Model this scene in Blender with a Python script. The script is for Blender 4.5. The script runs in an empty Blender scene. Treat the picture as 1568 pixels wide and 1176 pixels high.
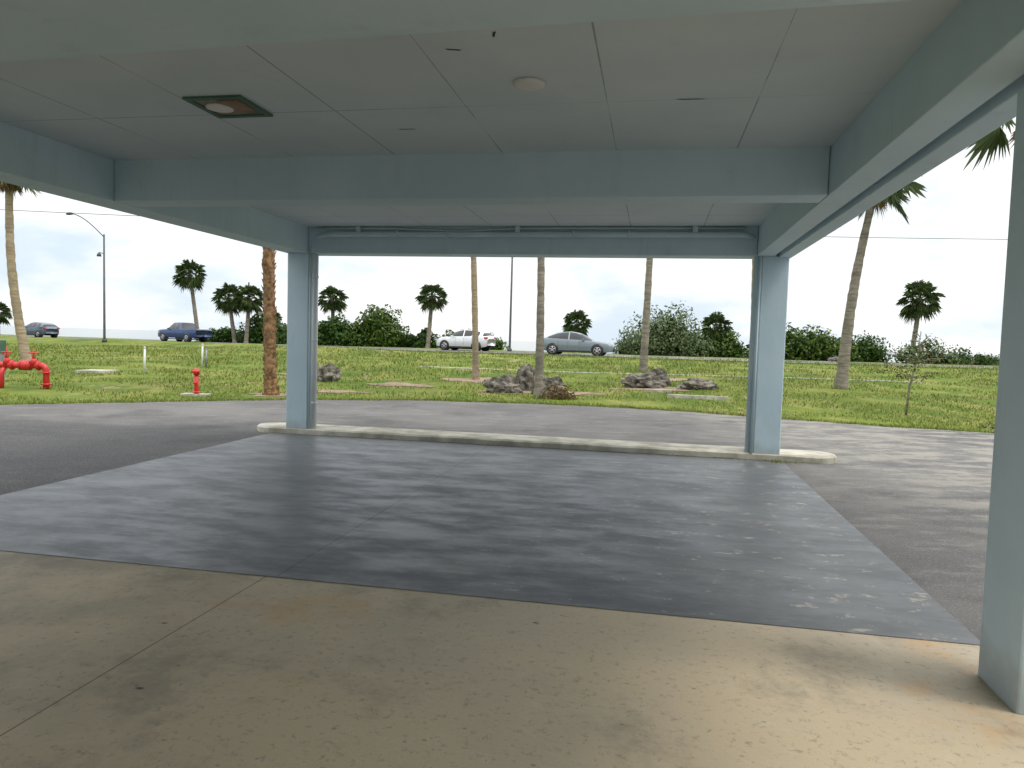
import bpy, math, random
import numpy as np
from mathutils import Vector, Matrix, noise as mnoise
random.seed(7); rng=np.random.default_rng(7)
scene=bpy.context.scene
COL=scene.collection
# ------------------------------------------------------------------ node helpers
class NT:
    def __init__(s,name):
        s.m=bpy.data.materials.new(name); s.m.use_nodes=True
        s.t=s.m.node_tree; s.b=s.t.nodes['Principled BSDF']
        s.tc=s.t.nodes.new('ShaderNodeTexCoord')
    def co(s,scale=(1,1,1)):
        mp=s.t.nodes.new('ShaderNodeMapping'); mp.inputs['Scale'].default_value=scale
        s.t.links.new(s.tc.outputs['Object'],mp.inputs['Vector']); return mp.outputs[0]
    def sock(s,inp,v):
        if hasattr(v,'is_output'): s.t.links.new(v,inp)
        else:
            if isinstance(v,(tuple,list)) and len(v)==3 and inp.type=='RGBA': v=(*v,1)
            inp.default_value=v
    def noise(s,scale,detail=4,rough=.55,sc=(1,1,1),dist=0):
        n=s.t.nodes.new('ShaderNodeTexNoise'); n.inputs['Scale'].default_value=scale
        n.inputs['Detail'].default_value=detail; n.inputs['Roughness'].default_value=rough
        n.inputs['Distortion'].default_value=dist
        s.t.links.new(s.co(sc),n.inputs['Vector']); return n.outputs['Fac']
    def voro(s,scale,sc=(1,1,1)):
        n=s.t.nodes.new('ShaderNodeTexVoronoi'); n.inputs['Scale'].default_value=scale
        s.t.links.new(s.co(sc),n.inputs['Vector']); return n.outputs['Distance']
    def rmp(s,f,a,b,lo=0.,hi=1.):
        n=s.t.nodes.new('ShaderNodeMapRange'); n.interpolation_type='SMOOTHSTEP'
        s.sock(n.inputs[0],f); n.inputs[1].default_value=a; n.inputs[2].default_value=b
        n.inputs[3].default_value=lo; n.inputs[4].default_value=hi; return n.outputs[0]
    def mix(s,f,a,b,bl='MIX'):
        n=s.t.nodes.new('ShaderNodeMix'); n.data_type='RGBA'; n.blend_type=bl
        s.sock(n.inputs[0],f); s.sock(n.inputs[6],a); s.sock(n.inputs[7],b); return n.outputs[2]
    def math(s,op,a,b=0.,c=0.):
        n=s.t.nodes.new('ShaderNodeMath'); n.operation=op
        s.sock(n.inputs[0],a); s.sock(n.inputs[1],b); s.sock(n.inputs[2],c); return n.outputs[0]
    def xyz(s):
        n=s.t.nodes.new('ShaderNodeSeparateXYZ'); s.t.links.new(s.tc.outputs['Object'],n.inputs[0]); return n.outputs
    def island(s):
        n=s.t.nodes.new('ShaderNodeNewGeometry'); return n.outputs['Random Per Island']
    def bump(s,h,strength=.3,dist=.01):
        n=s.t.nodes.new('ShaderNodeBump'); n.inputs['Strength'].default_value=strength
        n.inputs['Distance'].default_value=dist; s.t.links.new(h,n.inputs['Height'])
        s.t.links.new(n.outputs[0],s.b.inputs['Normal'])
    def out(s,col,rough=.8,metal=0.,spec=.5):
        s.sock(s.b.inputs['Base Color'],col); s.sock(s.b.inputs['Roughness'],rough)
        s.b.inputs['Metallic'].default_value=metal; s.b.inputs['Specular IOR Level'].default_value=spec
        return s.m
def simple(name,c1,c2,scale=3,rough=.7,bump=0.,bs=30,metal=0,spec=.5):
    n=NT(name); f=n.rmp(n.noise(scale,4),.3,.7)
    if bump: n.bump(n.noise(bs,4),bump,.01)
    return n.out(n.mix(f,c1,c2),rough,metal,spec)
# ------------------------------------------------------------------ materials
def m_paint():
    n=NT('pale_blue_paint'); c=n.mix(n.rmp(n.noise(1.3,4),.3,.7),(.50,.635,.695),(.56,.69,.75))
    d=n.math('MULTIPLY',n.rmp(n.noise(5,5,.7,(1,1,.25)),.52,.75),.4)
    c=n.mix(d,c,(.39,.48,.50))
    z=n.xyz()[2]; sc=n.math('MULTIPLY',n.rmp(n.math('ADD',z,n.math('MULTIPLY',n.noise(7,4),.25)),.2,.42,1.,0.),.5)
    c=n.mix(sc,c,(.28,.28,.25))
    n.bump(n.noise(35,2),.15,.01); return n.out(c,.55)
def m_ceiling():
    n=NT('ceiling_board'); x,y,z=n.xyz()
    lx=n.math('PINGPONG',n.math('ADD',x,-6.15+1.02*20),.51)
    ly=n.math('PINGPONG',n.math('ADD',y,5.70+2.30*20),1.15)
    w=n.math('ADD',n.math('MULTIPLY',n.rmp(n.noise(1.1,3),.35,.6),.005),.001)
    l=n.math('MAXIMUM',n.math('LESS_THAN',lx,w),n.math('LESS_THAN',ly,w))
    c=n.mix(n.rmp(n.noise(.8,4),.3,.7),(.55,.625,.64),(.62,.69,.70))
    c=n.mix(n.math('MULTIPLY',n.rmp(n.noise(2.5,5,.7),.55,.8),.3),c,(.42,.46,.45))
    c=n.mix(n.math('MULTIPLY',l,.65),c,(.15,.17,.17))
    return n.out(c,.75)
def m_slab():
    n=NT('worn_gray_floor_paint'); x,y,z=n.xyz()
    c=n.mix(n.rmp(n.noise(.5,4,.6),.38,.62),(.094,.102,.109),(.122,.129,.135))
    c=n.mix(n.math('MULTIPLY',n.rmp(n.noise(3.0,7,.75,(.4,3.2,1)),.50,.68),.40),c,(.18,.187,.192))
    c=n.mix(n.math('MULTIPLY',n.rmp(n.noise(9,6,.75,(.7,1.6,1)),.55,.72),.40),c,(.215,.22,.22))
    c=n.mix(n.math('MULTIPLY',n.rmp(n.noise(1.0,6,.68),.52,.70),.42),c,(.055,.062,.07))
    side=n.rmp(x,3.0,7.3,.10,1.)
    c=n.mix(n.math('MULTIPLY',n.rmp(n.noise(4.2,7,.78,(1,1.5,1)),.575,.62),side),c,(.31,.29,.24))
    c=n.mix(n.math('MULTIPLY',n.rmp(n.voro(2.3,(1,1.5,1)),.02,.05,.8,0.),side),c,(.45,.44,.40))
    l=n.math('LESS_THAN',n.math('ABSOLUTE',n.math('ADD',x,-3.15)),.006)
    l2=n.math('LESS_THAN',n.math('PINGPONG',n.math('ADD',y,21.4),1.55),.003)
    c=n.mix(n.math('MULTIPLY',n.math('MAXIMUM',l,n.math('MULTIPLY',l2,.5)),.7),c,(.03,.033,.038))
    r=n.rmp(n.noise(1.6,6,.7,(.8,1.8,1)),.35,.7,.34,.58)
    n.bump(n.noise(45,3,.7),.22,.003); return n.out(c,r,0,.42)
def m_conc():
    n=NT('stained_concrete'); x,y,z=n.xyz()
    c=n.mix(n.rmp(n.noise(.55,4),.35,.65),(.60,.49,.335),(.49,.42,.315))
    c=n.mix(n.math('MULTIPLY',n.rmp(n.noise(1.3,7,.70),.50,.66),.58),c,(.29,.245,.185))
    c=n.mix(n.math('MULTIPLY',n.rmp(n.noise(6,6,.8),.54,.66),.45),c,(.66,.58,.44))
    c=n.mix(n.math('MULTIPLY',n.rmp(n.noise(24,4,.8),.54,.66),.5),c,(.24,.205,.155))
    c=n.mix(n.math('MULTIPLY',n.rmp(n.noise(.9,5,.65),.58,.68),.45),c,(.56,.33,.14))
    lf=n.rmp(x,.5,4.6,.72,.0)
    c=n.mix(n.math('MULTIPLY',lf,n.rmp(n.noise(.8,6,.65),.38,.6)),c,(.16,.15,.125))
    v=n.rmp(n.voro(1.7,(1,1.9,1)),.025,.055,.9,0.); c=n.mix(v,c,(.05,.045,.04))
    v2=n.rmp(n.voro(6,(1,1.4,1)),.03,.09,.5,0.); c=n.mix(v2,c,(.11,.095,.075))
    l=n.math('LESS_THAN',n.math('ABSOLUTE',n.math('ADD',x,-3.08)),.005)
    c=n.mix(n.math('MULTIPLY',l,.6),c,(.06,.05,.04))
    n.bump(n.noise(40,3,.75),.4,.005)
    return n.out(c,.75,0,.35)
def m_asph(name='old_asphalt'):
    n=NT(name); x,y,z=n.xyz()
    c=n.mix(n.rmp(n.noise(.25,4,.6),.35,.65),(.10,.098,.098),(.158,.152,.146))
    c=n.mix(n.math('MULTIPLY',n.rmp(n.noise(1.3,7,.75,(1,2.6,1)),.5,.66),.6),c,(.235,.225,.205))
    c=n.mix(n.math('MULTIPLY',n.rmp(n.noise(.6,6,.65),.52,.66),.6),c,(.065,.064,.065))
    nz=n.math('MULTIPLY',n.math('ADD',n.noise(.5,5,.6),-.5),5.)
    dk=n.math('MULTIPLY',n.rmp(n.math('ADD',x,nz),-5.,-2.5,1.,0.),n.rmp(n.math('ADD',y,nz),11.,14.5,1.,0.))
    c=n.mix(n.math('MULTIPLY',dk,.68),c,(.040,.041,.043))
    lt=n.math('MULTIPLY',n.rmp(x,3.,6.,0.,1.),n.rmp(n.noise(1.2,7,.75,(1,2,1)),.44,.58))
    c=n.mix(n.math('MULTIPLY',lt,.75),c,(.31,.29,.25))
    sp=n.rmp(n.voro(45),.05,.4,1.,0.); c=n.mix(n.math('MULTIPLY',sp,.45),c,(.36,.35,.32))
    n.bump(n.noise(60,2,.8),.5,.01); return n.out(c,.85,0,.3)
def m_grassground():
    n=NT('grass_ground')
    c=n.mix(n.rmp(n.noise(.3,5,.65),.35,.65),(.085,.135,.018),(.16,.20,.034))
    c=n.mix(n.math('MULTIPLY',n.rmp(n.noise(.9,6,.7,(1,.35,1)),.48,.64),.8),c,(.25,.24,.07))
    c=n.mix(n.math('MULTIPLY',n.rmp(n.noise(.45,5,.65,(.6,.3,1)),.56,.68),.55),c,(.05,.10,.014))
    c=n.mix(n.math('MULTIPLY',n.rmp(n.noise(.8,6,.7,(1,.4,1)),.60,.66),.85),c,(.31,.24,.14))
    n.bump(n.noise(7,3,.7),.8,.08); return n.out(c,.9,0,.15)
def m_leaf(name,a,b,c3,rough=.5,sc=1.0):
    n=NT(name); i=n.island(); c=n.mix(i,a,b)
    c=n.mix(n.math('MULTIPLY',n.rmp(n.noise(sc,3),.42,.62),.8),c,c3)
    return n.out(c,rough,0,.22)
def m_trunk(name,a,b,sc=(1,1,6)):
    n=NT(name); c=n.mix(n.rmp(n.noise(2.2,5,.7,sc),.35,.65),a,b)
    c=n.mix(n.math('MULTIPLY',n.rmp(n.noise(1,4),.5,.7),.5),c,(.11,.11,.085))
    n.bump(n.noise(6,3,.7,sc),.7,.04); return n.out(c,.9,0,.2)
M=dict(
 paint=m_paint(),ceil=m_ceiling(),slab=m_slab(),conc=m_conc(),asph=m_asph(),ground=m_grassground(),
 grass=m_leaf('grass_blades',(.085,.14,.015),(.21,.255,.05),(.20,.205,.055),.5,.55),
 palm=m_leaf('palm_leaf',(.035,.066,.020),(.095,.135,.04),(.06,.092,.028)),
 palmn=m_leaf('palm_leaf_near',(.07,.11,.045),(.17,.22,.10),(.12,.16,.07)),
 palmdead=m_leaf('dead_frond',(.18,.13,.065),(.28,.21,.11),(.14,.10,.05),.8),
 bush=m_leaf('bush_leaf',(.024,.060,.012),(.065,.12,.02),(.038,.085,.014)),
 bushy=m_leaf('bush_leaf_yellow',(.045,.085,.012),(.115,.17,.026),(.045,.09,.014)),
 bushs=m_leaf('bush_leaf_silver',(.07,.105,.045),(.17,.21,.10),(.09,.13,.05)),
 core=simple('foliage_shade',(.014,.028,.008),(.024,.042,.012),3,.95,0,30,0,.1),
 redleaf=m_leaf('red_leaf',(.10,.09,.03),(.20,.10,.05),(.10,.10,.03)),
 trunkg=m_trunk('trunk_gray',(.17,.15,.12),(.33,.29,.235)),
 trunkt=m_trunk('trunk_tan',(.27,.215,.145),(.44,.345,.24)),
 trunkb=m_trunk('trunk_boots',(.14,.08,.04),(.37,.225,.115),(2.5,2.5,4)),
 kerb=simple('kerb_concrete',(.32,.30,.235),(.58,.55,.455),3.5,.85,.4,40),
 rock=simple('coral_rock',(.045,.04,.033),(.26,.235,.195),4,.95,1.,9),
 dirt=simple('bare_dirt',(.20,.13,.085),(.33,.245,.17),3,.95,.6,20),
 white=simple('white_pvc',(.62,.66,.66),(.74,.77,.77),2,.4),
 cond=simple('painted_conduit',(.48,.60,.64),(.57,.69,.73),2,.5),
 red=simple('red_enamel',(.50,.02,.02),(.62,.04,.035),5,.38,.1,20),
 dark=simple('dark_gap',(.02,.022,.02),(.04,.04,.035),5,.9),
 green=simple('green_gasket',(.05,.12,.08),(.09,.17,.12),5,.7),
 steel=simple('galvanised_steel',(.25,.26,.27),(.35,.36,.37),3,.5,0,30,.5),
 polem=simple('dark_pole',(.05,.055,.06),(.08,.085,.09),3,.5),
 lamp=simple('lamp_diffuser',(.62,.6,.55),(.7,.68,.64),3,.5),
 tyre=simple('tyre',(.015,.015,.016),(.03,.03,.03),5,.85),
 rim=simple('alloy',(.4,.4,.41),(.5,.5,.5),5,.3,0,30,.8),
 glass=simple('car_glass',(.02,.025,.03),(.03,.035,.04),1,.06),
 trim=simple('black_trim',(.02,.02,.02),(.03,.03,.03),3,.5),
 head=simple('headlamp',(.6,.62,.65),(.75,.75,.78),5,.15),
 tail=simple('taillamp',(.35,.01,.01),(.45,.02,.02),5,.2),
 wall=simple('stucco_wall',(.45,.55,.58),(.52,.6,.63),1,.8,.2,40),
)
def carpaint(name,c):
    m=simple(name,c,tuple(k*1.08 for k in c),2,.3,0,30,.25); m.node_tree.nodes['Principled BSDF'].inputs['Coat Weight'].default_value=.7
    return m
# ------------------------------------------------------------------ mesh builder
class MB:
    def __init__(s): s.v=[]; s.f=[]; s.mi=[]; s.ms=[]; s.sm=[]
    def mat(s,m):
        if m not in s.ms: s.ms.append(m)
        return s.ms.index(m)
    def add(s,vs,fs,m,smooth=False):
        o=len(s.v); k=s.mat(m); s.v.extend([tuple(a) for a in vs])
        for f in fs: s.f.append(tuple(i+o for i in f)); s.mi.append(k); s.sm.append(smooth)
    def box(s,a,b,m):
        x0,y0,z0=a; x1,y1,z1=b
        s.add([(x0,y0,z0),(x1,y0,z0),(x1,y1,z0),(x0,y1,z0),(x0,y0,z1),(x1,y0,z1),(x1,y1,z1),(x0,y1,z1)],
          [(0,3,2,1),(4,5,6,7),(0,1,5,4),(1,2,6,5),(2,3,7,6),(3,0,4,7)],m)
    def tube(s,pts,rad,m,n=10,cap=True,jit=0.):
        pts=[Vector(p) for p in pts]; vs=[]
        if not hasattr(rad,'__len__'): rad=[rad]*len(pts)
        ref=Vector((0,0,1))
        d0=(pts[-1]-pts[0]).normalized()
        if abs(d0.z)>.8: ref=Vector((1,0,0))
        for i,p in enumerate(pts):
            t=(pts[min(i+1,len(pts)-1)]-pts[max(i-1,0)]).normalized()
            a=t.cross(ref)
            if a.length<1e-4: a=t.cross(Vector((0,1,0)))
            a.normalize(); b=t.cross(a)
            for k in range(n):
                q=2*math.pi*k/n; r=rad[i]*(1+random.uniform(-jit,jit)); vs.append(p+a*math.cos(q)*r+b*math.sin(q)*r)
        fs=[]
        for i in range(len(pts)-1):
            for k in range(n):
                fs.append((i*n+k,i*n+(k+1)%n,(i+1)*n+(k+1)%n,(i+1)*n+k))
        if cap: fs.append(tuple(range(n))[::-1]); fs.append(tuple((len(pts)-1)*n+k for k in range(n)))
        s.add(vs,fs,m,True)
    def obj(s,name,parent=None,bevel=0,loc=None,rot=None):
        me=bpy.data.meshes.new(name); me.from_pydata(s.v,[],s.f)
        for m in s.ms: me.materials.append(m)
        me.polygons.foreach_set('material_index',s.mi); me.polygons.foreach_set('use_smooth',s.sm); me.update()
        o=bpy.data.objects.new(name,me); COL.objects.link(o)
        if parent: o.parent=parent
        if bevel:
            b=o.modifiers.new('bev','BEVEL'); b.width=bevel; b.segments=2; b.limit_method='ANGLE'
        if loc: o.location=loc
        if rot: o.rotation_euler=rot
        return o
def empty(name,loc=(0,0,0),rz=0):
    e=bpy.data.objects.new(name,None); COL.objects.link(e); e.location=loc; e.rotation_euler=(0,0,rz); e.empty_display_size=.3; return e
YAW=-math.atan2(.1874,.9823); OX,OY=-3.36,11.8
def B(name,a,b,m,par,bev=.008):
    k=MB(); k.box(a,b,m); return k.obj(name,par,bev)
# ------------------------------------------------------------------ terrain
ex=[-400,-60,-40,-20,-14,-10.35,-8.91,-5.48,-2.24,1.28,3.8,6.01,7.9,9.85,14,22,40,80,400]
ey=[4,7,9,11.5,13.2,14.73,15.7,17.8,18.75,18.6,17.95,16.6,15.6,14.87,13.8,12.6,11,9,6]
cx=[-400,-90,-48,-31,-15,-3.5,4,15,30,60,120,400]
cy=[170,92,75.5,67,57.5,51.5,49,46.8,45,43,41,36]
Rx=[-400,-60,-40,-20,0,30,400]; Rz=[.45,.48,.50,.62,.75,.75,.75]
def sst(t): t=np.clip(t,0,1); return t*t*(3-2*t)
def hgt(x,y):
    ye=np.interp(x,ex,ey); yc=np.interp(x,cx,cy); R=np.interp(x,Rx,Rz)
    s=(y-ye)/(yc-6-ye); up=R*sst(s*.96+.02)*(s>0)
    up=np.where((s>0)&(s<.06),up*s/.06,up)
    und=.03*np.sin(x*.35+y*.21)*np.sin(y*.33)*sst((y-ye)/5)*(1-sst((y-(yc-12))/6))
    berm=np.interp(x,[-400,-12,-6,10,18,400],[.22,.22,.05,.05,.12,.12])*np.exp(-((y-(yc-9))/2.2)**2)
    dn=sst((y-(yc+12))/45)*(R+1.6)
    return np.where(y<ye,0,up+und+berm-dn)
def H(x,y): return float(hgt(np.array(float(x)),np.array(float(y))))
def axis(segs):
    a=[]
    for lo,hi,st in segs: a+=list(np.arange(lo,hi,st))
    a.append(segs[-1][1]); return np.array(a)
gx=axis([(-4000,-400,600),(-400,-100,30),(-100,-50,2.5),(-50,50,.6),(50,100,2.5),(100,400,30),(400,4000,600)])
gy=axis([(-400,-40,60),(-40,8,4),(8,60,.6),(60,130,2.5),(130,400,30),(400,6000,700)])
XX,YY=np.meshgrid(gx,gy); ZZ=hgt(XX,YY)
nx,ny=len(gx),len(gy)
v=np.stack([XX.ravel(),YY.ravel(),ZZ.ravel()],1)
fs=[(j*nx+i,j*nx+i+1,(j+1)*nx+i+1,(j+1)*nx+i) for j in range(ny-1) for i in range(nx-1)]
k=MB(); k.add(v,fs,M['ground'],True); k.obj('ground')
n=NT('water'); n.bump(n.noise(.25,4,.6,(1,1,1)),.12,.3); wm=n.out((.10,.15,.16),.12)
k=MB(); k.add([(-5000,60,-.55),(5000,60,-.55),(5000,9000,-.55),(-5000,9000,-.55)],[(0,1,2,3)],wm); k.obj('water')
k=MB(); xs=np.concatenate([np.arange(-60,-20,2),np.arange(-20,20,.4),np.arange(20,61,2)]); vs=[];fs=[]
for i,x in enumerate(xs):
    y=np.interp(x,ex,ey)+.03*math.sin(x*3.1)+.02*math.sin(x*7.7); vs+= [(x,-30,.004),(x,y-.05,.004)]
for i in range(len(xs)-1): fs.append((2*i,2*i+2,2*i+3,2*i+1))
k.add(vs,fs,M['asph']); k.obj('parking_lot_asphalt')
k=MB(); xs=np.arange(-150,150,1.5); vs=[];fs=[]
for x in xs:
    c=np.interp(x,cx,cy)
    for q in (-4.6,-2.3,0,2.3,4.6): vs.append((x,c+q,H(x,c+q)+.04))
for i in range(len(xs)-1):
    for j in range(4): a=i*5+j; fs.append((a,a+5,a+6,a+1))
k.add(vs,fs,M['asph'],True)
for q in (-4.2,4.1):
    vs=[];fs=[]
    for x in xs:
        c=np.interp(x,cx,cy)
        for w in (0,.13): vs.append((x,c+q+w,H(x,c+q)+.05))
    for i in range(len(xs)-1): a=i*2; fs.append((a,a+2,a+3,a+1))
    k.add(vs,fs,M['white'])
k.obj('highway_road')
# ------------------------------------------------------------------ slab, island, canopy
site=empty('driveway_slab',(OX,OY,0),YAW)
k=MB(); k.add([(-.45,-6.63,.012),(7.36,-6.63,.012),(7.36,-.1,.012),(-.45,-.1,.012)],[(0,1,2,3)],M['slab']); k.obj('painted_slab',site)
k=MB(); k.add([(-3,-14.3,.008),(7.85,-14.3,.008),(7.85,-6.9,.008),(7.37,-6.9,.008),(7.37,-6.6,.008),(-3,-6.6,.008)],[(0,1,2,3,4,5)],M['conc']); k.obj('concrete_apron',site)
isl=empty('kerb_island',(OX,OY,0),YAW)
k=MB(); ring=[]
x0,x1,y0,y1=-.85,8.15,-.2,.46; r=(y1-y0)/2; yc0=(y0+y1)/2
for t in range(13):
    q=-math.pi/2+math.pi*t/12; ring.append((x1-r+r*math.cos(q),yc0+r*math.sin(q)))
for j in range(1,18): ring.append((x1-r-(x1-x0-2*r)*j/18,y1+random.uniform(-.012,.012)))
for t in range(13):
    q=math.pi/2+math.pi*t/12; ring.append((x0+r+r*math.cos(q),yc0+r*math.sin(q)))
for j in range(1,18): ring.append((x0+r+(x1-x0-2*r)*j/18,y0+random.uniform(-.006,.006)))
N_=len(ring); vs=[(a,b,0) for a,b in ring]+[(a,b,.085+random.uniform(-.005,.003)) for a,b in ring]+[(a+(4 -a)*.004,yc0+(b-yc0)*.9,.105) for a,b in ring]
fs=[(i,(i+1)%N_,N_+(i+1)%N_,N_+i) for i in range(N_)]+[(N_+i,N_+(i+1)%N_,2*N_+(i+1)%N_,2*N_+i) for i in range(N_)]+[tuple(range(2*N_,3*N_))]
k.add(vs,fs,M['kerb']); k.obj('kerb',isl)
k=MB(); rr=random.Random(3)
for i in range(600):
    a=rr.uniform(-.8,8.2) if rr.random()<.5 else rr.gauss(6.2,.9); b=-.21-abs(rr.gauss(0,.035)); s=rr.uniform(.006,.024); q=rr.uniform(0,6.28)
    k.add([(a-s*math.cos(q),b-s*math.sin(q),.016),(a+s*math.sin(q)*.5,b-s*.4,.022),(a+s*math.cos(q),b+s*math.sin(q)*.4,.018)],[(0,1,2)],M['dirt'] if rr.random()<.6 else M['grass'])
for i in range(60):
    a=rr.gauss(7.3,.12); b=-.32+rr.gauss(0,.05); h_=rr.uniform(.02,.07); q=rr.uniform(-.03,.03)
    k.add([(a-.006,b,.013),(a+.006,b,.013),(a+q,b+q*.5,h_)],[(0,1,2)],M['grass'])
k.obj('leaf_litter',isl)
can=empty('carport_canopy',(OX,OY,0),YAW); P=M['paint']
B('roof_slab',(-.42,-14.2,3.31),(7.45,.34,3.85),P,can)
B('ceiling_far',(.1,-4.2,3.29),(6.95,-.1,3.305),M['ceil'],can,0)
B('ceiling_near',(.1,-14.2,3.29),(6.95,-4.4,3.305),M['ceil'],can,0)
B('beam_front',(.125,-.17,2.88),(6.895,.2,3.30),P,can)
B('beam_mid',(.125,-4.40,2.885),(6.895,-4.07,3.30),P,can)
k=MB()
def skewbox(yl0,yl1,yr0,yr1,z0,z1):
    a,b=.125,6.895
    k.add([(a,yl0,z0),(b,yr0,z0),(b,yr1,z0),(a,yl1,z0),(a,yl0,z1),(b,yr0,z1),(b,yr1,z1),(a,yl1,z1)],[(0,3,2,1),(4,5,6,7),(0,1,5,4),(1,2,6,5),(2,3,7,6),(3,0,4,7)],P)
skewbox(-8.4,-7.85,-8.6,-8.08,2.872,3.30); k.obj('beam_near',can,.008)
k=MB(); skewbox(-7.848,-7.73,-8.078,-7.96,2.90,3.30); k.obj('beam_near_ledge',can,.008)
B('beam_left',(-.24,-14.2,2.882),(.122,.2,3.32),P,can)
B('beam_left_fascia',(-.33,-14.2,2.90),(-.243,.23,3.33),P,can)
B('beam_right',(6.90,-14.2,2.882),(7.13,.2,3.32),P,can)
B('beam_right_fascia',(7.19,-14.2,2.862),(7.36,.23,3.33),P,can)
B('beam_right_web',(7.13,-14.2,2.95),(7.19,.2,3.32),P,can,0)
B('fascia_front',(-.33,.232,2.95),(7.36,.29,3.33),P,can)
for nm,x,y in (('col_a',-.22,-.18),('col_b',6.97,-.18)):
    B(nm,(x,y,.09),(x+.36,y+.36,2.884),P,can,.012)
B('col_c',(7.16,-7.43,.0),(7.56,-7.03,2.864),P,can,.012)
B('col_d',(-.22,-7.43,.0),(.14,-7.07,2.884),P,can,.012)
B('col_c_cap',(7.363,-7.43,2.866),(7.56,-7.03,3.31),P,can,.0)
k=MB()
def arc(pts,r=.1,n=6):
    out=[Vector(pts[0])]
    for i in range(1,len(pts)-1):
        p=Vector(pts[i]); a=(Vector(pts[i-1])-p).normalized()*r; b=(Vector(pts[i+1])-p).normalized()*r
        for t in range(n+1):
            q=t/n; out.append((p+a)*(1-q)**2+p*2*q*(1-q)+(p+b)*q*q)
    out.append(Vector(pts[-1])); return out
def pipe(k,pts,r,m,bend=.1):
    p=arc(pts,bend); vs=[]; n=10; a=None
    for i,q in enumerate(p):
        t=(p[min(i+1,len(p)-1)]-p[max(i-1,0)]).normalized()
        if a is None:
            a=t.cross(Vector((0,1,0)))
            if a.length<.1: a=t.cross(Vector((1,0,0)))
        a=(a-t*a.dot(t)).normalized(); b=t.cross(a)
        for c in range(n):
            w=2*math.pi*c/n; vs.append(q+a*math.cos(w)*r+b*math.sin(w)*r)
    fs=[]
    for i in range(len(p)-1):
        for c in range(n): fs.append((i*n+c,i*n+(c+1)%n,(i+1)*n+(c+1)%n,(i+1)*n+c))
    fs.append(tuple(range(n))[::-1]); fs.append(tuple((len(p)-1)*n+c for c in range(n)))
    k.add(vs,fs,m,True)
pipe(k,[(.225,-.12,3.0),(.225,-.12,3.14),(.5,-.215,3.17),(6.75,-.215,3.17),(6.90,-.10,3.10),(6.90,-.10,.10)],.042,M['cond'])
pipe(k,[(.3,-.2,3.26),(1.4,-.2,3.262),(2.6,-.2,3.22),(3.6,-.2,3.262),(6.7,-.2,3.262)],.018,M['cond'],.3)
pipe(k,[(6.942,-.19,.10),(6.942,-.19,3.0)],.018,M['cond'])
for x in (.95,3.45,6.0): k.box((x,-.25,3.20),(x+.07,-.172,3.285),M['cond'])
for x in (1.6,2.4,4.3,5.1): k.box((x,-.262,3.12),(x+.03,-.171,3.22),M['cond'])
k.obj('conduit_pipes',can)
k=MB(); k.tube([(.225,-.12,.105),(.225,-.12,3.0)],.05,M['white'],12); k.tube([(.165,-.16,.105),(.165,-.16,3.0)],.018,M['cond'],8)
for z in (.5,1.5,2.5): k.tube([(.225,-.12,z),(.225,-.12,z+.03)],.056,M['white'],12)
k.obj('downpipe',can)
k=MB(); x0,y0,s=2.10,-6.12,.46
for a,b in (((x0,y0,3.272),(x0+s,y0+.045,3.289)),((x0,y0+s-.045,3.272),(x0+s,y0+s,3.289)),((x0,y0+.045,3.272),(x0+.045,y0+s-.045,3.289)),((x0+s-.045,y0+.045,3.272),(x0+s,y0+s-.045,3.289))): k.box(a,b,M['green'])
k.box((x0+.045,y0+.045,3.283),(x0+s-.045,y0+s-.045,3.289),M['trunkg'])
k.tube([(x0+.16,y0+.22,3.282),(x0+.16,y0+.22,3.268),(x0+.16,y0+.22,3.26)],[.10,.10,.07],M['lamp'],20)
k.box((x0+.24,y0+.06,3.27),(x0+.40,y0+.30,3.282),M['dirt'])
k.obj('ceiling_light_fixture',can)
k=MB(); k.tube([(4.65,-6.14,3.289),(4.65,-6.14,3.272),(4.65,-6.14,3.262)],[.105,.105,.08],M['lamp'],28); k.obj('recessed_downlight',can)
k=MB()
for (x,y,l,a) in ((4.25,-6.75,.10,.3),(4.6,-6.95,.08,1.9),(3.4,-5.2,.16,0),(5.6,-5.72,.2,.05)):
    c,s_=math.cos(a),math.sin(a); k.add([(x,y,3.287),(x+l*c,y+l*s_,3.287),(x+l*c*.9-.012*s_,y+l*s_*.9+.012*c,3.287),(x+.2*l*c-.015*s_,y+.2*l*s_+.015*c,3.287)],[(0,1,2,3)],M['dark'])
k.obj('ceiling_cracks',can)
mo=empty('motel_building',(OX,OY,0),YAW)
B('walls',(-9,-22,0),(17,-14.3,3.9),M['wall'],mo); B('roof',(-9.5,-22.5,3.9),(17.5,-13.9,4.15),P,mo)
for x in (-6,-2.5,4.2,9.5,13): B('window',(x,-14.29,.95),(x+1.8,-14.25,2.3),M['glass'],mo); B('sill',(x-.08,-14.29,.86),(x+1.88,-14.2,.94),M['white'],mo)
B('door',(1.6,-14.29,.02),(2.55,-14.24,2.15),M['white'],mo)
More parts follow.
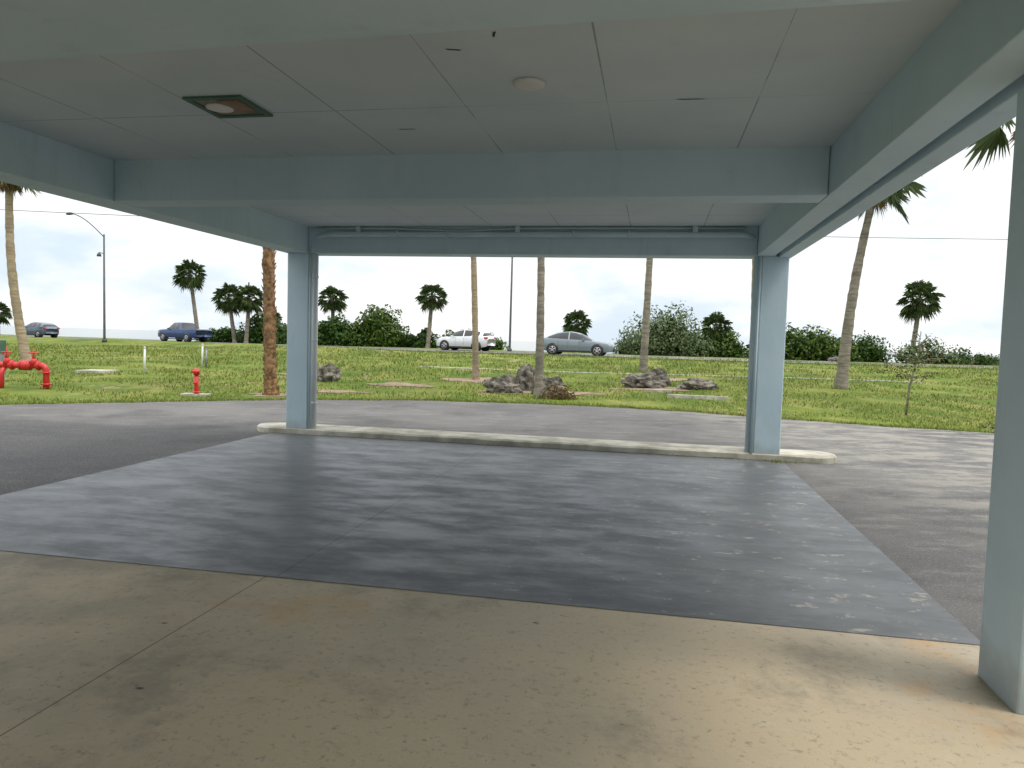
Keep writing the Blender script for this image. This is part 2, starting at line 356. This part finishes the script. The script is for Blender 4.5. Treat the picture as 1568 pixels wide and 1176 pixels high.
# ------------------------------------------------------------------ palms
def fan_crown(k,c,R,nl,nb,m,dead=0,emin=-35,emax=80,droop=.35,seed=0):
    r=random.Random(seed); c=Vector(c)
    for i in range(nl+dead):
        isd=i>=nl
        el=math.radians(r.uniform(-85,-50) if isd else emin+(emax-emin)*((i+.5)/nl)+r.uniform(-8,8))
        az=i*2.39996+r.uniform(-.3,.3)
        d=Vector((math.cos(el)*math.cos(az),math.cos(el)*math.sin(az),math.sin(el)))
        side=Vector((-math.sin(az),math.cos(az),0)); up=d.cross(side)*-1
        if up.z<0: up=-up
        tw=r.uniform(-.7,.7); side2=side*math.cos(tw)+up*math.sin(tw)
        Lp=R*r.uniform(.38,.60)*(.6 if isd else 1); Lb=R*r.uniform(.40,.56)*(.7 if isd else 1)
        p0=c; p1=c+d*Lp*.5+Vector((0,0,.03*R)); p2=c+d*Lp+Vector((0,0,-.05*R*math.cos(el)))
        mm=M['palmdead'] if isd else m
        w=.012*R; k.add([p0-side*w,p0+side*w,p1+side*w,p1-side*w,p2+side*w*.7,p2-side*w*.7],[(0,1,2,3),(3,2,4,5)],mm)
        spread=math.radians(r.uniform(75,105))
        for b in range(nb):
            t=-spread+2*spread*b/(nb-1)+r.uniform(-.04,.04)
            bd=(d*math.cos(t)+side2*math.sin(t)).normalized()
            L=Lb*(.72+.28*math.cos(t))*r.uniform(.85,1.08)
            wv=bd.cross(Vector((r.uniform(-.3,.3),r.uniform(-.3,.3),1)))
            if wv.length<.1: wv=Vector((1,0,0))
            wv.normalize(); wv*=L*(.075 if nb<18 else .05)
            q1=p2+bd*L*.55+Vector((0,0,-droop*L*.12)); q2=p2+bd*L+Vector((0,0,-droop*L*.75*(1 if r.random()<.7 else 1.5)))
            k.add([p2,q1-wv,q2,q1+wv],[(0,1,2),(0,2,3)] ,mm)
def palm(base,top,r0,r1,R,tm,nl=34,nb=15,bow=(0,0),dead=6,boots=False,seed=0,emin=-40,droop=.35,lm='palm'):
    bx,by=base; bz=H(bx,by)-.1; tx,ty,tz=top
    k=MB(); pts=[];rad=[]; n_=40
    for i in range(n_+1):
        t=i/n_; b=math.sin(math.pi*t)
        pts.append((bx+(tx-bx)*t+bow[0]*b,by+(ty-by)*t+bow[1]*b,bz+(tz-bz)*t))
        rr=r0+(r1-r0)*min(1,t*1.15); rr*=1+.35*math.exp(-t*22)+(.035 if i%2 else -.035)+.03*math.sin(i*1.1)
        rad.append(rr)
    k.tube(pts,rad,tm,12,True,.04)
    rr=random.Random(seed)
    if boots:
        for i in range(520):
            t=rr.uniform(.0,1); j=t*n_; a=Vector(pts[int(j)] if int(j)<n_ else pts[-1]); az=rr.uniform(0,6.28)
            a=a+Vector((0,0,(j-int(j))*(tz-bz)/n_)); d=Vector((math.cos(az),math.sin(az),0)); s=Vector((-d.y,d.x,0)); rd=rad[min(int(j),n_)]
            p=a+d*rd*.85; L=rr.uniform(.06,.13); q=p+d*rr.uniform(.04,.08)+Vector((0,0,L)); w=rr.uniform(.02,.045)
            k.add([p-s*w,p+s*w,q+s*w*.6,q-s*w*.6,p+d*.03-Vector((0,0,.03))],[(0,1,2,3),(0,4,1),(1,4,2),(2,4,3),(3,4,0)],tm)
    for i in range(34):
        az=i*2.4; d=Vector((math.cos(az),math.sin(az),0)); s=Vector((-d.y,d.x,0)); z=tz-rr.uniform(.1,.75)
        p=Vector((tx,ty,z))+d*r1*.8; q=p+d*r1*rr.uniform(.8,1.4)+Vector((0,0,.28)); w=r1*.3
        k.add([p-s*w,p+s*w,q+s*w*.5,q-s*w*.5],[(0,1,2,3)],M['trunkb'])
    if R>0: fan_crown(k,(tx,ty,tz+.1),R,nl,nb,M[lm],dead,emin,82,droop,seed)
    return k.obj('palm_tree')
palm((-18.6,28),(-19.2,28,7.35),.17,.13,1.35,M['trunkt'],bow=(-.25,0),seed=1,dead=8,nl=22,lm='palmn',emin=-30)
palm((-6.2,18.8),(-6.3,18.9,7.0),.15,.14,2.0,M['trunkb'],boots=True,seed=2,bow=(-.06,0))
palm((-1.32,26.5),(-1.75,26.5,8.0),.115,.10,1.8,M['trunkt'],seed=3,bow=(.05,0))
palm((.76,20.6),(.55,20.6,7.6),.12,.085,1.7,M['trunkg'],seed=4,bow=(.06,0))
palm((5.6,31.3),(5.75,31.3,8.4),.17,.12,1.9,M['trunkg'],seed=5)
palm((7.95,24),(7.75,24,7.6),.15,.13,1.8,M['trunkt'],seed=6)
palm((11.35,25.2),(12.15,25.2,7.15),.20,.12,1.6,M['trunkg'],seed=7,bow=(-.15,0),nl=22,nb=20,dead=3,emin=-38,droop=.5,lm='palmn')
palm((13.6,19.3),(13.3,19.5,8.0),.18,.12,1.75,M['trunkg'],seed=8,nl=24,nb=20,dead=1,emin=-42,droop=.5,lm='palmn')
bg=[(-30.9,72,-31.8,7.2,1.75),(-26.6,70,-27.2,4.9,1.75),(-25.2,69,-24.9,4.9,1.7),(-7.7,66,-7.4,5.4,1.5),(5.6,64,5.5,3.3,1.45),
    (16.6,60,16.6,3.2,1.45),(-16.9,69,-17.1,5.1,1.6),(-50,71,-50,2.9,1.4),(-24.2,73,-24.2,3.0,1.3),(32.6,60,33.1,6.0,1.85)]
for i,(bx,by,tx,tz,R) in enumerate(bg):
    palm((bx,by),(tx,by,tz-.1),.2,.17,R*1.0,M['trunkg'],nl=60,nb=13,seed=20+i,dead=14,emin=-62,droop=.5)
# ------------------------------------------------------------------ bushes
def bush(name,x,y,rx,ry,h,n_,leaf,m,seed=0,airy=0.,core=True):
    r=np.random.default_rng(seed); k=MB(); zb=H(x,y)-.1
    nb=max(7,int(rx*5)); blobs=[]
    for i in range(nb):
        fx=-1+2*(i+.5)/nb+r.uniform(-.1,.1); q=math.sqrt(max(0,1-fx*fx*.75)); s=r.uniform(.28,.48)*min(h,rx*1.2)
        top=h*q*r.uniform(.72,1.0) if i%2 else h*q*r.uniform(.3,.7)
        cz=zb+max(s*.5,top-s); blobs.append((x+fx*(rx-s*.5),y+r.uniform(-1,1)*ry*.6,cz,s))
    rem=n_//nb; V=[]
    for (bx,by,bz,s) in blobs:
        d=r.normal(size=(rem,3)); d/=np.linalg.norm(d,axis=1)[:,None]; rad=s*(.6+.45*r.random(rem)**.6)*(1+.3*np.sin(d[:,0]*5+bx)*np.cos(d[:,2]*6+by))
        if airy: rad*=1+airy*(r.random(rem)-.4)
        hz=np.maximum(zb,bz+d[:,2]*rad*.95); c=np.stack([bx+d[:,0]*rad*1.1,by+d[:,1]*rad,hz],1)
        nn=d+r.normal(size=(rem,3))*.7; nn/=np.linalg.norm(nn,axis=1)[:,None]
        a=np.cross(nn,r.normal(size=(rem,3))); a/=np.linalg.norm(a,axis=1)[:,None]; b=np.cross(nn,a)
        L=leaf*(.6+.8*r.random(rem))[:,None]
        V.append(np.stack([c-a*L,c-b*L*.55,c+a*L,c+b*L*.55],1).reshape(-1,3))
    V=np.concatenate(V); nq=len(V)//4; k.add(V,[(4*i,4*i+1,4*i+2,4*i+3) for i in range(nq)],m)
    rr=random.Random(seed)
    for (bx,by,bz,s) in blobs:
        k.tube([(bx*.3+x*.7,by*.3+y*.7,zb),((bx+x)/2,(by+y)/2,(zb+bz)/2+.1),(bx,by,bz+s*.3)],[.07,.05,.02] if core else [.012,.01,.006],M['trunkg'],5)
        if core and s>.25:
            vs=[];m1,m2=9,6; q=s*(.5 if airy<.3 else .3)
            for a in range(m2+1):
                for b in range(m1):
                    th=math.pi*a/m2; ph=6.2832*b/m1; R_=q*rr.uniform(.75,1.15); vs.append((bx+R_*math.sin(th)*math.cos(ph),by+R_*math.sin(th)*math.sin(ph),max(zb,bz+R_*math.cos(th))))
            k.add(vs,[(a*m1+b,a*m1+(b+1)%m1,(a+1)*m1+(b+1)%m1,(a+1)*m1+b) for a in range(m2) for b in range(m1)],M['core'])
    return k.obj(name)
BS=M['bush'];BY=M['bushy'];BV=M['bushs']
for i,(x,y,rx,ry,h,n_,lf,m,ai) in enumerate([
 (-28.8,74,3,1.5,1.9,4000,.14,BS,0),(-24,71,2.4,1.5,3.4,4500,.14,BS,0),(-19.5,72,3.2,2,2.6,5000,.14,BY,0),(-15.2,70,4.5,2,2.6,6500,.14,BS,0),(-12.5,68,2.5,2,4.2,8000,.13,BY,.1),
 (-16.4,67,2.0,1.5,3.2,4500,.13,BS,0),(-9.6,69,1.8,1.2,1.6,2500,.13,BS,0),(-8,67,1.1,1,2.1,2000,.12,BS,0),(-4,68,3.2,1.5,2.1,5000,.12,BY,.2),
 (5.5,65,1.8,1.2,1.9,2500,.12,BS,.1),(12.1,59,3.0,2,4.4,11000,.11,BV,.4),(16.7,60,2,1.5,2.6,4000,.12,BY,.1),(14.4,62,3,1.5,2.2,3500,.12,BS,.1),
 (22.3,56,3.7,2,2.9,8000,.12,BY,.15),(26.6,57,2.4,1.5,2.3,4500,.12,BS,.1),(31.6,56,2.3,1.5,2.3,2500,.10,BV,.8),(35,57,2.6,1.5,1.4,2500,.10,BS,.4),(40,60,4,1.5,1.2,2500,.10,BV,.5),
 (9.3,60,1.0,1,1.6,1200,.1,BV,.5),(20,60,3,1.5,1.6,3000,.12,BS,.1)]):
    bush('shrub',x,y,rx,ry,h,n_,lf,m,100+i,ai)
bush('small_shrub',1.3,20.3,.48,.3,.62,1300,.035,M['redleaf'],300,.4,False)
bush('small_shrub',11.1,16.2,.35,.3,.35,500,.03,M['redleaf'],301,.5,False)
bush('small_shrub',10.4,15.7,.3,.3,.2,300,.03,BY,302,.5,False)
k=MB(); sx,sy=9.8,18.1; sz=H(sx,sy); rr=random.Random(5)
k.tube([(sx,sy,sz-.05),(sx+.05,sy,sz+.7),(sx+.2,sy,sz+1.4),(sx+.25,sy,sz+2.1)],[.03,.025,.018,.008],M['trunkg'],6)
for i in range(22):
    t=rr.uniform(.35,1); a=Vector((sx+.25*t,sy,sz+2.05*t)); az=rr.uniform(0,6.28); L=rr.uniform(.3,.85)*(1.3-t*.6)
    b=a+Vector((math.cos(az)*L,math.sin(az)*L*.6,L*rr.uniform(.0,.45))); k.tube([a,(a+b)/2+Vector((0,0,.05)),b],[.01,.007,.004],M['trunkg'],4)
    for j in range(16):
        c=a+(b-a)*rr.uniform(.3,1.05)+Vector([rr.uniform(-.07,.07) for _ in range(3)]); u=Vector([rr.uniform(-1,1) for _ in range(3)]).normalized()*.04; w=u.cross(Vector([rr.uniform(-1,1) for _ in range(3)])).normalized()*.02
        k.add([c-u,c-w,c+u,c+w],[(0,1,2,3)],M['redleaf'] if rr.random()<.4 else BY)
k.obj('sapling_tree')
# ------------------------------------------------------------------ grass
PATCH=[(-3.6,23.6,1.0,.7),(-1.3,26.2,1.1,.9),(1.9,22.3,.8,.6),(-6.2,18.9,.6,.45),(-4.9,20.4,.7,.4),(5.5,27.5,1.3,.6),(4.7,23.9,1.1,.6),(-.1,22.1,1.0,.5),(-7.6,26,.8,.5)]
NBL=120000
y=14+ (rng.random(NBL)**1.9)*34; x=(rng.random(NBL)*2-1)*(y*.78+1.5)
ye=np.interp(x,ex,ey); ok=(y>ye-.12)
for (a,b,c,d) in PATCH: ok&=(((x-a)/c)**2+((y-b)/d)**2>rng.random(NBL)*.8+.5)
dens=np.sin(x*.9+np.sin(y*.7)*2)*np.sin(y*1.3+np.sin(x*.5)*1.5); ok&=(dens>-.6+rng.random(NBL)*.4)
x=x[ok];y=y[ok]
xe=rng.uniform(-16,16,12000); yee=np.interp(xe,ex,ey)+np.abs(rng.normal(size=12000))*.2-.13+.09*np.sin(xe*4)*np.sin(xe*1.3)+.04*np.sin(xe*9.3)
x=np.concatenate([x,xe]); y=np.concatenate([y,yee]); n_=len(x); z=np.maximum(0,hgt(x,y))-.005
clump=.6+.4*np.sin(x*2.3+np.sin(y*3))*np.sin(y*1.9+x)
hh=(.03+.07*rng.random(n_)**1.5)*(.8+.5*clump)*np.clip(y/22,.8,1.6); w=.007*np.clip(y/16,.9,2.6)*(1+rng.random(n_)); az=rng.random(n_)*6.283; ln=hh*rng.random(n_)*.9; la=rng.random(n_)*6.283
V=np.empty((n_,3,3)); V[:,0]=np.stack([x-np.cos(az)*w,y-np.sin(az)*w,z],1); V[:,1]=np.stack([x+np.cos(az)*w,y+np.sin(az)*w,z],1); V[:,2]=np.stack([x+np.cos(la)*ln,y+np.sin(la)*ln,z+hh],1)
me=bpy.data.meshes.new('grass'); me.vertices.add(n_*3); me.vertices.foreach_set('co',V.ravel())
me.loops.add(n_*3); me.loops.foreach_set('vertex_index',np.arange(n_*3)); me.polygons.add(n_); me.polygons.foreach_set('loop_start',np.arange(n_)*3); me.polygons.foreach_set('loop_total',np.full(n_,3))
me.update(); me.validate(); me.materials.append(M['grass']); o=bpy.data.objects.new('grass',me); COL.objects.link(o)
k=MB()
for (a,b,c,d) in PATCH:
    vs=[(a,b,H(a,b)+.02)]; m_=28
    for i in range(m_):
        q=6.2832*i/m_; s=1+.25*math.sin(q*3+a)+.15*math.sin(q*5+b); px,py=a+c*s*math.cos(q),b+d*s*math.sin(q); vs.append((px,py,H(px,py)+.012))
    k.add(vs,[(0,i+1,(i+1)%m_+1) for i in range(m_)],M['dirt'],True)
k.obj('dirt_patches')
# ------------------------------------------------------------------ rocks
def rock(x,y,sx,sy,sz,seed):
    import bmesh
    bm=bmesh.new(); bmesh.ops.create_icosphere(bm,subdivisions=4,radius=1)
    for v_ in bm.verts:
        p=v_.co.copy(); d=mnoise.noise(p*1.3+Vector((seed*3.1,0,0)))*.45+mnoise.noise(p*3.1+Vector((0,seed,0)))*.3-abs(mnoise.noise(p*6+Vector((0,0,seed))))*.22
        v_.co=p*(1+d); v_.co.x*=sx; v_.co.y*=sy; v_.co.z*=sz
    me=bpy.data.meshes.new('boulder'); bm.to_mesh(me); bm.free(); me.materials.append(M['rock'])
    for p in me.polygons: p.use_smooth=False
    o=bpy.data.objects.new('boulder',me); COL.objects.link(o); o.location=(x,y,H(x,y)+sz*.35)
rock(-.25,22.0,.58,.38,.38,1); rock(.5,23.2,.34,.3,.58,2); rock(1.15,21.8,.5,.35,.42,3); rock(4.5,24.5,.70,.45,.36,4); rock(4.95,25.3,.42,.3,.42,8)
rock(6.1,24.0,.58,.35,.26,5); rock(-6.05,23.8,.46,.3,.38,6); rock(22.5,51,.5,.4,.3,9)
def strip(name,x0,y0,x1,y1,w,h):
    k=MB(); d=Vector((x1-x0,y1-y0,0)).normalized(); s=Vector((-d.y,d.x,0))*w/2; m_=6; vs=[];fs=[]
    for i in range(m_+1):
        t=i/m_; px,py=x0+(x1-x0)*t,y0+(y1-y0)*t; z0=H(px,py)
        for q,zz in ((-1,-.05),(-1,h),(1,h),(1,-.05)): vs.append((px+s.x*q,py+s.y*q,z0+zz))
    for i in range(m_):
        a=i*4
        for j in range(3): fs.append((a+j,a+4+j,a+5+j,a+1+j))
    fs+= [(0,1,2,3),(m_*4+3,m_*4+2,m_*4+1,m_*4)]
    k.add(vs,fs,M['kerb']); return k.obj(name)
strip('concrete_kerb_stop',4.6,21.5,6.2,20.9,.16,.1)
strip('concrete_kerb_stop',4.2,23.1,5.0,22.9,.16,.09)
strip('concrete_pad',-14.3,24.3,-13.3,24.3,.9,.07)
strip('concrete_pad',-8.15,18.1,-7.5,18.1,.35,.05)
strip('concrete_sidewalk',-4.0,31.5,16,28.5,.35,.02)
# ------------------------------------------------------------------ red backflow assembly
bf=empty('backflow_preventer',(-12.9,18.4,H(-12.9,18.4))); k=MB(); R=M['red']
pipe(k,[(1.15,0,-.1),(1.15,0,.58),(-1.2,0,.58),(-1.2,0,-.1)],.075,R,.14)
pipe(k,[(0.1,-.12,-.1),(0.1,-.12,.42),(.1,0,.5)],.06,R,.1)
for x_ in (.95,.72,.5,.28,-.1,-.3,-.6,-.85): k.tube([(x_,0,.58),(x_+.035,0,.58)],.125,R,16)
for x_ in (1.15,-1.2): k.tube([(x_,0,.1),(x_,0,.14)],.125,R,16); k.tube([(x_,0,.40),(x_,0,.43)],.125,R,16)
k.tube([(.52,0,.58),(.6,0,.58),(.66,0,.58),(.72,0,.58)],[.1,.13,.13,.1],R,14)
for x_ in (.84,.16,-.45):
    k.tube([(x_,0,.58),(x_,0,.72),(x_,0,.76)],[.09,.075,.045],R,12); k.tube([(x_,0,.74),(x_,0,1.02)],.014,R,8)
    k.tube([(x_-.03,0,.74),(x_-.05,0,.88)],.012,R,6); k.tube([(x_+.03,0,.74),(x_+.05,0,.88)],.012,R,6)
    c=[(x_+.11*math.cos(q*.3927),.11*math.sin(q*.3927),.90) for q in range(17)]; k.tube(c,.014,R,6,False)
    for q in range(4): k.tube([(x_,0,.9),(x_+.11*math.cos(q*1.571),.11*math.sin(q*1.571),.9)],.01,R,5)
k.obj('pipes_and_valves',bf)
k=MB(); z0=H(-7.83,18.1)
k.tube([(-7.83,18.1,z0-.05),(-7.83,18.1,z0+.55)],.055,R,14); k.tube([(-7.83,18.1,z0+.08),(-7.83,18.1,z0+.11)],.10,R,14)
k.tube([(-7.83,18.1,z0+.52),(-7.83,18.1,z0+.62),(-7.83,18.1,z0+.68)],[.075,.075,.04],R,14); k.tube([(-7.93,18.05,z0+.60),(-7.74,18.05,z0+.60)],.035,R,10)
k.tube([(-7.83,18.1,z0+.3),(-7.83,17.98,z0+.33)],.035,R,10)
k.obj('fire_department_connection')
for (x_,y_,h_,m) in ((-12.1,24,.85,'white'),(-11.9,28,.85,'white'),(-11.75,28.0,.7,'steel')):
    k=MB(); z0=H(x_,y_); k.tube([(x_,y_,z0-.05),(x_+.02,y_,z0+h_)],.035,M[m],10); k.tube([(x_+.02,y_,z0+h_),(x_+.02,y_,z0+h_+.05)],[.045,.02],M[m],10); k.obj('marker_post')
k=MB(); x_,y_=-14.0,20.0; z0=H(x_,y_); k.box((x_-.06,y_-.06,z0-.05),(x_+.06,y_+.06,z0+1.0),M['steel']); k.box((x_-.09,y_-.08,z0+.8),(x_+.09,y_+.08,z0+1.15),M['green']); k.obj('utility_pedestal',None,.01)
# ------------------------------------------------------------------ street lamps, wire
def lamp(x,y,h,arm):
    k=MB(); z0=H(x,y); k.tube([(x,y,z0-.1),(x,y,z0+.4),(x,y,z0+h)],[.12,.09,.06],M['polem'],10); k.tube([(x,y,z0),(x,y,z0+.25)],.18,M['polem'],10)
    s=1 if arm>0 else -1; pts=[(x+arm*t,y,z0+h-.2+1.7*math.sin(t*1.35)) for t in [i/8 for i in range(9)]]
    k.tube(pts,.035,M['polem'],8); p=Vector(pts[-1]); k.tube([p,p+Vector((s*.15,0,.02)),p+Vector((s*.4,0,.0)),p+Vector((s*.55,0,-.03))],[.05,.10,.11,.04],M['polem'],8)
    k.tube([(x,y,z0+h-1.45),(x+s*.35,y,z0+h-1.35)],.03,M['polem'],6); k.tube([(x+s*.35,y,z0+h-1.35),(x+s*.38,y,z0+h-1.5),(x+s*.38,y,z0+h-1.65)],[.05,.14,.17],M['polem'],10)
    k.obj('street_lamp')
lamp(-31,55.5,8.1,-2.3); lamp(-.25,55,10.5,2.4)
k=MB()
k.tube([(x_,45,8.35+.0003*x_*x_) for x_ in range(-84,85,6)],.018,M['polem'],5)
k.obj('power_line')
# ------------------------------------------------------------------ cars
def car(name,x,y,face,paint,kind):
    if kind=='sedan':
        L=4.8;wb=(.98,3.80);wr=.33
        st=[(0,.42,.60,.64,.62,.45),(.08,.28,.70,.74,.78,.6),(.35,.24,.77,.82,.88,.70),(.9,.22,.85,.90,.91,.74),(1.35,.2,.91,.96,.92,.75),
            (2.05,.2,.96,1.33,.92,.62),(2.35,.2,.97,1.42,.92,.60),(2.75,.2,.98,1.47,.92,.59),(2.83,.2,.98,1.47,.92,.59),(3.35,.2,1.0,1.42,.92,.59),(3.5,.2,1.01,1.39,.92,.6),(4.15,.22,1.03,1.15,.9,.66),(4.35,.25,1.02,1.08,.88,.68),(4.68,.32,.98,1.03,.82,.62),(4.8,.42,.80,.84,.7,.5)]
        side=[4,5,6,8,9]; wind=[4,10]
    elif kind=='suv':
        L=4.2;wb=(.82,3.38);wr=.33
        st=[(0,.42,.62,.66,.6,.42),(.08,.30,.74,.80,.76,.58),(.35,.26,.85,.91,.86,.70),(.7,.24,.92,.98,.88,.74),(1.0,.22,.96,1.02,.89,.75),
            (1.65,.22,1.01,1.38,.89,.62),(1.95,.22,1.02,1.48,.89,.60),(2.3,.22,1.03,1.53,.89,.60),(2.37,.22,1.03,1.53,.89,.60),(3.0,.22,1.06,1.50,.89,.60),(3.1,.22,1.07,1.49,.89,.60),(3.6,.25,1.10,1.42,.87,.60),(3.85,.28,1.10,1.32,.85,.60),(4.1,.33,1.06,1.12,.80,.60),(4.2,.42,.85,.9,.7,.5)]
        side=[4,5,6,8,10]; wind=[4,12]
    else:
        L=5.5;wb=(.95,4.3);wr=.38
        st=[(0,.5,.8,.85,.72,.6),(.06,.38,.98,1.04,.86,.72),(.4,.36,1.06,1.12,.95,.8),(1.0,.35,1.1,1.16,.97,.82),(1.5,.35,1.13,1.19,.97,.82),
            (2.0,.35,1.16,1.66,.97,.68),(2.2,.35,1.17,1.78,.97,.66),(2.6,.35,1.17,1.80,.97,.66),(2.68,.35,1.17,1.80,.97,.66),(3.2,.35,1.18,1.78,.97,.66),(3.3,.35,1.18,1.74,.97,.66),(3.42,.35,1.18,1.2,.97,.84),(3.6,.36,1.18,1.2,.97,.84),(5.4,.4,1.18,1.2,.96,.83),(5.5,.5,1.1,1.12,.9,.8)]
        side=[4,5,6,8]; wind=[4,10]
    k=MB(); vs=[]
    for (sx,zl,zb,zt,hw,ht) in st:
        h=[(hw*.9,zl),(hw*.985,zl+.12),(hw,(zl+zb)/2+.05),(hw*.975,zb-.04),(hw*.95,zb),(ht,zt-.035),(ht*.8,zt),(0,zt+.015)]
        row=[(-a,b) for a,b in h]+[(a,b) for a,b in h[-2::-1]]
        for a,b in row: vs.append((sx-L/2,a,b))
    n=15
    body=[];gl=[]
    for i in range(len(st)-1):
        for j in range(n-1):
            f=(i*n+j,i*n+j+1,(i+1)*n+j+1,(i+1)*n+j)
            jj=j if j<7 else 13-j
            g=(jj==4 and i in side) or (jj>=5 and i in wind) or (jj==4 and i in wind and i>5 and kind!='truck')
            (gl if g else body).append(f)
    caps=[tuple(range(n)),tuple((len(st)-1)*n+j for j in range(n))[::-1]]
    k.add(vs,body+caps,paint,True); kk=k.mat(M['glass'])
    for f in gl: k.f.append(f); k.mi.append(kk); k.sm.append(True)
    if kind=='truck': k.box((3.55-L/2,-.78,.9),(5.38-L/2,.78,1.205),M['trim'])
    for wx in wb:
        for s in (-1,1):
            hw=.92 if kind=='sedan' else (.89 if kind=='suv' else .97)
            Y0=s*(hw-.24); Y1=s*(hw+.012)
            k.tube([(wx-L/2,s*(hw-.3),wr+.03),(wx-L/2,s*(hw+.004),wr+.03)],wr+.055,M['trim'],28)
            k.tube([(wx-L/2,Y0,wr),(wx-L/2,Y1,wr),(wx-L/2,Y1+s*.012,wr)],[wr,wr,wr*.93],M['tyre'],28)
            k.tube([(wx-L/2,Y1,wr),(wx-L/2,Y1+s*.02,wr)],wr*.64,M['trim'],20)
            for q in range(5):
                a=q*1.2566+.3; c=Vector((wx-L/2,Y1+s*.028,wr)); e=c+Vector((math.cos(a),0,math.sin(a)))*wr*.6; k.tube([c,e],[.05,.035],M['rim'],6)
            ring=[(wx-L/2+wr*.64*math.cos(q*.2618),Y1+s*.022,wr+wr*.64*math.sin(q*.2618)) for q in range(25)]; k.tube(ring,.018,M['rim'],6,False)
    hw=max(a[4] for a in st)
    for s in (-1,1):
        zb=st[2][2]; k.box((.06-L/2,s*.70-.12,zb-.14),(.34-L/2,s*.70+.12,zb-.04),M['head'])
        zt=st[-3][2]; k.box((L/2-.22,s*.68-.13,zt-.22),(L/2-.02,s*.68+.13,zt-.08),M['tail'])
        k.box((st[5][0]-.25-L/2,s*(hw+.05)-.08,st[5][2]-.02),(st[5][0]-.1-L/2,s*(hw+.05)+.06,st[5][2]+.09),paint)
        for sx in (st[5][0]+.05,st[8][0],st[10][0]-.05): 
            if kind!='truck' or sx<3.0: k.box((sx-L/2,s*(hw+.001)-.003,.4),(sx+.008-L/2,s*(hw+.001)+.003,st[6][2]-.06),M['trim'])
        k.box((wb[0]+wr+.1-L/2,s*(hw-.03)-.03,.2),(wb[1]-wr-.1-L/2,s*(hw-.03)+.03,.3),M['trim'])
    k.box((-L/2-.01,-.45,st[1][1]+.05),(-L/2+.1,.45,st[1][1]+.2),M['trim'])
    zc=H(x,y)+.045; sl=(np.interp(x+2,cx,cy)-np.interp(x-2,cx,cy))/4; rz=math.atan(sl)+(math.pi if face>0 else 0)
    k.obj(name,None,0,(x,y,zc),(0,0,rz))
car('sedan_car',4.05,46.4,1,carpaint('paint_silver',(.20,.24,.27)),'sedan')
car('hatchback_car',-3.5,53.8,-1,carpaint('paint_white',(.78,.79,.8)),'suv')
car('pickup_truck',-31.0,69.0,-1,carpaint('paint_blue',(.02,.055,.16)),'truck')
car('suv_car',-48.0,74.0,-1,carpaint('paint_slate',(.09,.13,.18)),'suv')
# ------------------------------------------------------------------ light
sd=Vector((.45,-.22,.87)).normalized()
sun=bpy.data.lights.new('sun','SUN'); sun.energy=1.5; sun.angle=math.radians(16); sun.color=(1,.94,.84)
so=bpy.data.objects.new('sun',sun); COL.objects.link(so); so.rotation_euler=(-sd).to_track_quat('-Z','Y').to_euler(); so.location=(20,-10,40)
w=bpy.data.worlds.new('World'); scene.world=w; w.use_nodes=True; t=w.node_tree; bgn=t.nodes['Background']
def MR(src,a,b,lo,hi):
    m=t.nodes.new('ShaderNodeMapRange'); m.interpolation_type='SMOOTHSTEP'; t.links.new(src,m.inputs[0])
    for i,q in enumerate((a,b,lo,hi)): m.inputs[i+1].default_value=q
    return m.outputs[0]
def MX(f,a,b):
    m=t.nodes.new('ShaderNodeMix'); m.data_type='RGBA'
    for i,q in ((0,f),(6,a),(7,b)):
        if hasattr(q,'is_output'): t.links.new(q,m.inputs[i])
        else: m.inputs[i].default_value=q
    return m.outputs[2]
sky=t.nodes.new('ShaderNodeTexSky'); sky.sky_type='NISHITA'; sky.sun_disc=False; sky.sun_elevation=math.asin(sd.z); sky.sun_rotation=math.atan2(sd.x,sd.y)
tc=t.nodes.new('ShaderNodeTexCoord'); mp=t.nodes.new('ShaderNodeMapping'); mp.inputs['Scale'].default_value=(1,1,2.6); mp.inputs['Location'].default_value=(.55,.1,0)
nz=t.nodes.new('ShaderNodeTexNoise'); nz.inputs['Scale'].default_value=3.2; nz.inputs['Detail'].default_value=6; nz.inputs['Roughness'].default_value=.56
t.links.new(tc.outputs['Generated'],mp.inputs[0]); t.links.new(mp.outputs[0],nz.inputs['Vector'])
mask=MR(nz.outputs['Fac'],.38,.58,0.,1.)
sp=t.nodes.new('ShaderNodeSeparateXYZ'); t.links.new(tc.outputs['Generated'],sp.inputs[0])
up=MR(sp.outputs[2],.35,.75,0.,1.)   # overhead cloud brightness raised to light the scene; low sky stays dimmer
haze=MX(mask,(8.1,9.4,10.6,1),(11.9,12.0,12.0,1))      # thin bluish veil to thick white cloud
deck=MX(up,haze,(23,23.2,23.2,1))
fin=MX(.90,sky.outputs[0],deck)
t.links.new(fin,bgn.inputs[0]); bgn.inputs[1].default_value=.1
# ------------------------------------------------------------------ camera
p=math.radians(3.4); r=.029
F=Vector((0,math.cos(p),-math.sin(p))); U0=Vector((0,math.sin(p),math.cos(p))); R0=Vector((1,0,0))
X=R0*math.cos(r)+U0*math.sin(r); Y=-R0*math.sin(r)+U0*math.cos(r)
cam=bpy.data.cameras.new('camera'); co=bpy.data.objects.new('camera',cam); COL.objects.link(co)
mat=Matrix(((X.x,Y.x,-F.x,0),(X.y,Y.y,-F.y,0),(X.z,Y.z,-F.z,1.6),(0,0,0,1))); co.matrix_world=mat
cam.lens=25.7; cam.sensor_width=36; cam.clip_end=12000; cam.clip_start=.05
scene.camera=co
scene.view_settings.view_transform='Standard'; scene.view_settings.look='None'; scene.view_settings.exposure=0
